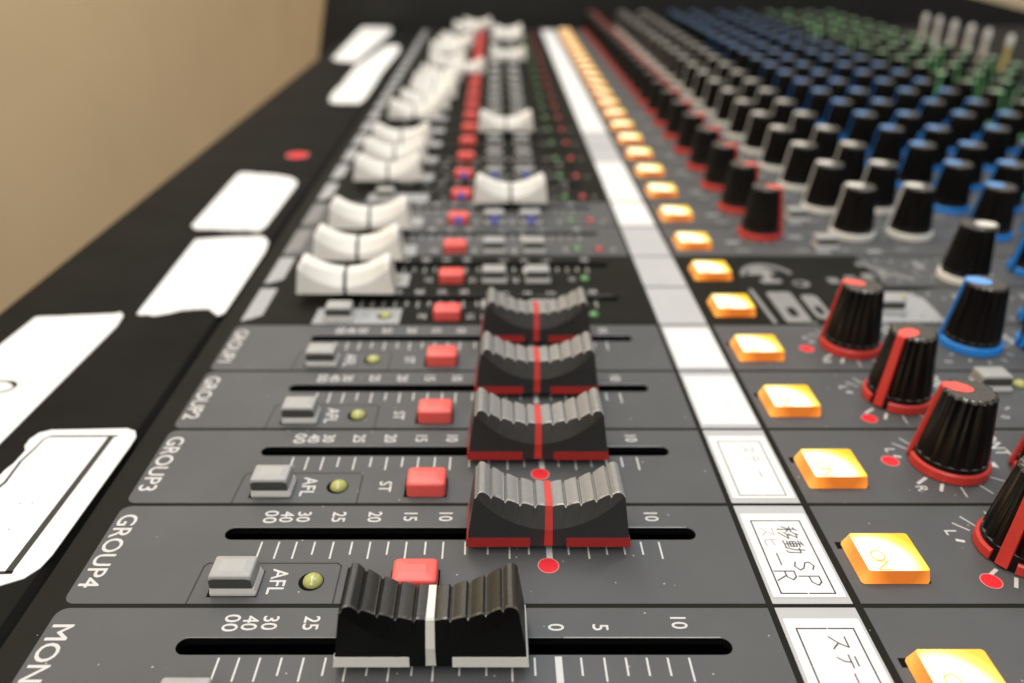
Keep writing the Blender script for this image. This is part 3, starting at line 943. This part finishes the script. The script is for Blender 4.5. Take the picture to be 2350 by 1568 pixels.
# ------------------------------------------------------------------ paper labels on the label strip
STROKES = {
 'ス': [[(.1, .85), (.8, .85), (.55, .45), (.1, .05)], [(.5, .42), (.9, .05)]],
 'テ': [[(.2, .9), (.8, .9)], [(.08, .62), (.92, .62)], [(.55, .62), (.5, .3), (.25, .02)]],
 'ー': [[(.08, .5), (.92, .5)]],
 'シ': [[(.15, .85), (.35, .72)], [(.1, .58), (.3, .46)], [(.15, .05), (.6, .3), (.9, .75)]],
 '゛': [[(.15, .95), (.28, .78)], [(.4, 1.0), (.53, .83)]],
 'ヒ': [[(.2, .9), (.2, .15), (.35, .05), (.85, .08)], [(.2, .5), (.75, .62)]],
 'S': [[(.75, .82), (.5, .95), (.22, .8), (.25, .6), (.65, .42), (.78, .22), (.5, .03), (.2, .14)]],
 'P': [[(.2, 0), (.2, .95), (.6, .95), (.82, .75), (.6, .5), (.2, .48)]],
 'R': [[(.2, 0), (.2, .95), (.6, .95), (.8, .75), (.6, .52), (.2, .5)], [(.5, .5), (.85, 0)]],
 '移': [[(.35, .98), (.1, .85)], [(.02, .68), (.45, .68)], [(.24, .9), (.24, .02)], [(.22, .62), (.03, .3)], [(.26, .6), (.42, .42)],
       [(.68, .98), (.5, .72)], [(.62, .86), (.92, .86), (.62, .52)], [(.72, .52), (.5, .28)], [(.66, .42), (.96, .42), (.5, .0)]],
 '動': [[(.4, .98), (.08, .9)], [(.02, .8), (.52, .8)], [(.1, .66), (.46, .66), (.46, .36), (.1, .36), (.1, .66)], [(.1, .51), (.46, .51)], [(.27, .92), (.27, .08)],
       [(.05, .24), (.5, .24)], [(.02, .06), (.55, .1)], [(.6, .7), (.94, .7), (.9, .1), (.78, .04)], [(.74, .95), (.72, .5), (.55, .04)]],
}
def handwrite(mb, s, x, y, h, adv, key, w=0.2, z=0.3):
    """strokes; text runs towards the camera, tops to the right"""
    for i, ch in enumerate(s):
        for st in STROKES.get(ch, []):
            q = [(x + (p[1] - .5) * h, y - i * adv - p[0] * h * .95) for p in st]
            for a, b in zip(q, q[1:]):
                mb.seg(a, b, w, z, key)

def frame(mb, x0, x1, y0, y1, w, key, z=0.3):
    xm = (x0 + x1) / 2
    for a, b in (((x0, y0), (xm - .2, y0)), ((xm + .2, y0), (x1, y0)), ((x0, y1), (xm + .3, y1)), ((xm + .6, y1), (x1, y1)), ((x0, y0), (x0, y1)), ((x1, y0), (x1, y1))):
        mb.seg(a, b, w, z, key)

paper = {0: 'white paper label with katakana handwriting beside the nearest glowing button',
         1: 'white paper label written SP and R in a printed frame',
         2: 'white framed paper label with faded marks, just above the SP label',
         3: 'blank white paper label beside the third charcoal fader cap',
         4: 'blank white paper label beside the farthest charcoal fader cap, below the gray strip'}
for k in range(NS):
    y0, y1 = bounds[k], bounds[k + 1]
    if k in paper or k in (8, 9, 10) or k >= 13:
        mb = MB()
        if k < 5:
            mb.plate(rrect(53.6, 67.7, y0 + 2.0, y0 + 26.6, .3, 2), [], 0.09, 0.22, 'tape')
        elif k == 8:
            mb.plate(rrect(53.3, 67.9, y0 + 1.6, y1 - 1.0, .5, 2), [], 0.09, 0.22, 'tape')
        else:
            mb.plate(rrect(53.3, 67.9, y0 + .4, y1 - .2, .3, 2), [], 0.09, 0.22, 'tape')
        if k in (0, 1, 2):
            frame(mb, 55.4, 65.9, y0 + 3.0, y0 + 24.2, 0.3, 'ink' if k < 2 else 'ink_faint', .235)
        if k == 0:
            handwrite(mb, 'ステーシ゛', 62.2, y0 + 22.6, 3.6, 4.1, 'ink_pen', .27, .24)
        if k == 1:
            handwrite(mb, '移動', 62.2, y0 + 22.4, 4.2, 4.4, 'ink_pen', .28, .24)
            handwrite(mb, 'SP', 62.4, y0 + 12.4, 4.2, 4.0, 'ink_pen', .28, .24)
            handwrite(mb, 'スヒ', 58.0, y0 + 22.2, 3.2, 3.4, 'ink_faint', .14, .24)
            handwrite(mb, 'ーR', 57.9, y0 + 14.4, 4.2, 4.6, 'ink_pen', .28, .24)
        if k == 2:
            handwrite(mb, 'ステ', 62.2, y0 + 22.4, 3.4, 4.0, 'ink_faint', .18, .24)
            handwrite(mb, 'ー', 62.4, y0 + 12.4, 3.4, 4.0, 'ink_faint', .18, .24)
        if k == 3:
            mb.seg((61.5, y0 + 12.2), (62.6, y0 + 12.0), .25, .24, 'ink_faint')
        o = mb.build('paper_label')
        lab = paper.get(k) or {8: 'small blank paper label on the strip, nearest of the blurred ones', 9: 'blank paper label just beyond the nearest blurred one',
                               10: 'blank paper label ending below the bare gray stretch of strip'}.get(k) or 'blurred white paper label in the long row at the far end of the strip'
        tag(o, lab, 'label', 'paper labels at the far end of the strip' if k >= 13 else 'paper labels on the label strip')

# ------------------------------------------------------------------ round red stickers
def dot(x, y, r, label, z=ZT + .03, tilt=None):
    mb = MB()
    mb.plate(circle(x, y, r, 32), [], z - .03, z + .02, 'sticker_rim')
    mb.plate(circle(x, y, r * .9, 32), [], z + .02, z + .045, 'sticker_red')
    o = mb.build('round_sticker')
    tag(o, label, 'sticker', 'round red stickers')
dot(10.8, 123.0, 2.2, 'red round sticker on the panel in front of the nearest charcoal fader cap')
dot(10.6, 153.2, 2.2, 'red round sticker half hidden behind the nearest charcoal fader cap')
dot(97.9, 118.7, 2.1, 'red round sticker over the letter R beside the nearest red knob')
dot(95.2, 158.4, 2.1, 'red round sticker between a glowing button and the second red knob')
dot(97.8, 172.4 + 4.6, 2.1, 'red round sticker by the foot of the third red knob')
dot(94.6, 215.5, 2.2, 'small red round sticker left of the farthest single red knob')
dot(-108.2, 438.2, 6.2, 'red round sticker on the black armrest beyond the white tape pieces', z=0.66)

# ------------------------------------------------------------------ torn white tape labels on the armrest
def rough(pts, amp, n=5, torn=()):
    out = []
    for i, p in enumerate(pts):
        q = pts[(i + 1) % len(pts)]
        out.append(p)
        if i in torn:
            L = math.hypot(q[0] - p[0], q[1] - p[1])
            nx, ny = -(q[1] - p[1]) / L, (q[0] - p[0]) / L
            for j in range(1, n):
                f = j / n
                d = random.uniform(-amp, amp)
                out.append((p[0] + (q[0] - p[0]) * f + nx * d, p[1] + (q[1] - p[1]) * f + ny * d))
    return out
ZA = 0.62
def tape(pts, label, extra=None):
    s = 1 - ZA / 116
    pts = [(x * s, y * s) for x, y in pts]
    a2 = sum(pts[i][0] * pts[(i + 1) % len(pts)][1] - pts[(i + 1) % len(pts)][0] * pts[i][1] for i in range(len(pts)))
    if a2 < 0: pts = pts[::-1]
    mb = MB()
    mb.plate(pts, [], ZA - .02, ZA + .24, 'tape', side_key='tape_edge')
    if extra: extra(mb, s)
    o = mb.build('tape_label')
    tag(o, label, 'tape', 'white tape labels on the armrest')
def band(mb, outer, w, key, s):
    for (a, b, ww) in zip(outer, outer[1:], w):
        mb.seg((a[0] * s, a[1] * s), (b[0] * s, b[1] * s), ww, ZA + .26, key)
def t1x(mb, s):
    band(mb, [(-95.2, 168.7), (-112, 168.6), (-113.1, 167.3), (-113.3, 163.5), (-114.0, 158), (-113.4, 150), (-114.5, 145), (-120, 137)], [.7, .5, .5, .6, .7, .8, .8], 'ink', s)
    band(mb, [(-96.6, 168.6), (-97.2, 121.2)], [1.5], 'ink', s)
    band(mb, [(-96.5, 120.9), (-112, 120.2)], [.9], 'ink', s)
    mb.seg((-112.5 * s, 143 * s), (-108.5 * s, 138.5 * s), .25, ZA + .26, 'ink_faint')
    for x, y in ((-106, 142), (-103.4, 142.2), (-104, 133.5)):
        mb.seg((x * s, y * s), ((x + .25) * s, (y + .4) * s), .3, ZA + .26, 'ink_faint')
tape(rough([(-124, 137), (-124, 117.5), (-97.0, 117.3), (-93.2, 119.3), (-91.4, 122.2), (-90.8, 126), (-90.2, 164.5), (-90.4, 168.5), (-91.6, 171.0), (-94.1, 172.2), (-113.2, 171.5), (-115.6, 170.2), (-116.6, 167.5), (-116.4, 164.5), (-115.2, 162.4), (-115.3, 158.4), (-116.2, 152.2)], .25, 5, (0, 16, 15)),
     'white tape label printed with a thick dark inner frame, nearest on the armrest', t1x)
def t2x(mb, s):
    pts = [(-139.0 + 5.2 * math.cos(rad(a)), 192.6 + 3.3 * math.sin(rad(a))) for a in range(-150, 151, 15)]
    for i, (a, b) in enumerate(zip(pts, pts[1:])):
        f = i / (len(pts) - 1)
        mb.seg((a[0] * s, a[1] * s), (b[0] * s, b[1] * s), 1.3 if .5 < f < .68 else .75, ZA + .26, 'ink')
    mb.seg((-141 * s, 230 * s), (-139 * s, 232.5 * s), .25, ZA + .26, 'ink_faint')
tape(rough([(-152, 160), (-123.1, 160.0), (-123.0, 166), (-121.0, 230.3), (-122.0, 238.2), (-124.0, 240.8), (-125.8, 239.6), (-150.3, 237.2), (-151.5, 216)], .35, 9, (6,)),
     'white tape label with a black loop of handwriting at the left edge', t2x)
def t3x(mb, s):
    mb.seg((-105 * s, 265 * s), (-104.4 * s, 266 * s), .5, ZA + .26, 'ink_faint')
tape(rough([(-118.2, 239.4), (-112.0, 238.0), (-103.0, 242.6), (-95.9, 243.6), (-91.0, 238.1), (-89.4, 240.3), (-89.9, 296.7), (-91.3, 306.3), (-94.5, 312), (-97.1, 313.2), (-111.5, 311.3), (-121.6, 309.0)], .5, 6, (0, 1, 2, 9)),
     'blank white tape label with a torn concave near end, close to the panel', t3x)
tape(rough([(-128.8, 325.5), (-126.0, 321.5), (-116.2, 320.6), (-97.9, 319.0), (-96.9, 324), (-96.7, 383.4), (-98.2, 391), (-102.5, 397), (-111.4, 402.1), (-130.4, 406.1), (-131, 400)], .7, 6, (1, 2, 8)),
     'blank white tape label just nearer than the red dot on the armrest')
tape(rough([(-120.1, 602.3), (-117, 584), (-110.8, 578.7), (-95.0, 578.7), (-93.5, 600), (-93.9, 646.4), (-95.1, 706.8), (-93.3, 829.6), (-97, 866), (-104.1, 872.3), (-111.5, 864.9), (-122.5, 732.9)], 1.2, 5, (7, 11)),
     'narrow white tape strip close to the panel near the far end of the armrest')
tape(rough([(-150.5, 778.5), (-140, 766), (-125.7, 760.8), (-117.2, 971.2), (-123.7, 1020), (-140, 1029), (-158, 1026)], 1.5, 5, (0, 4)),
     'wide white tape piece at the very far end of the armrest, by the black board')
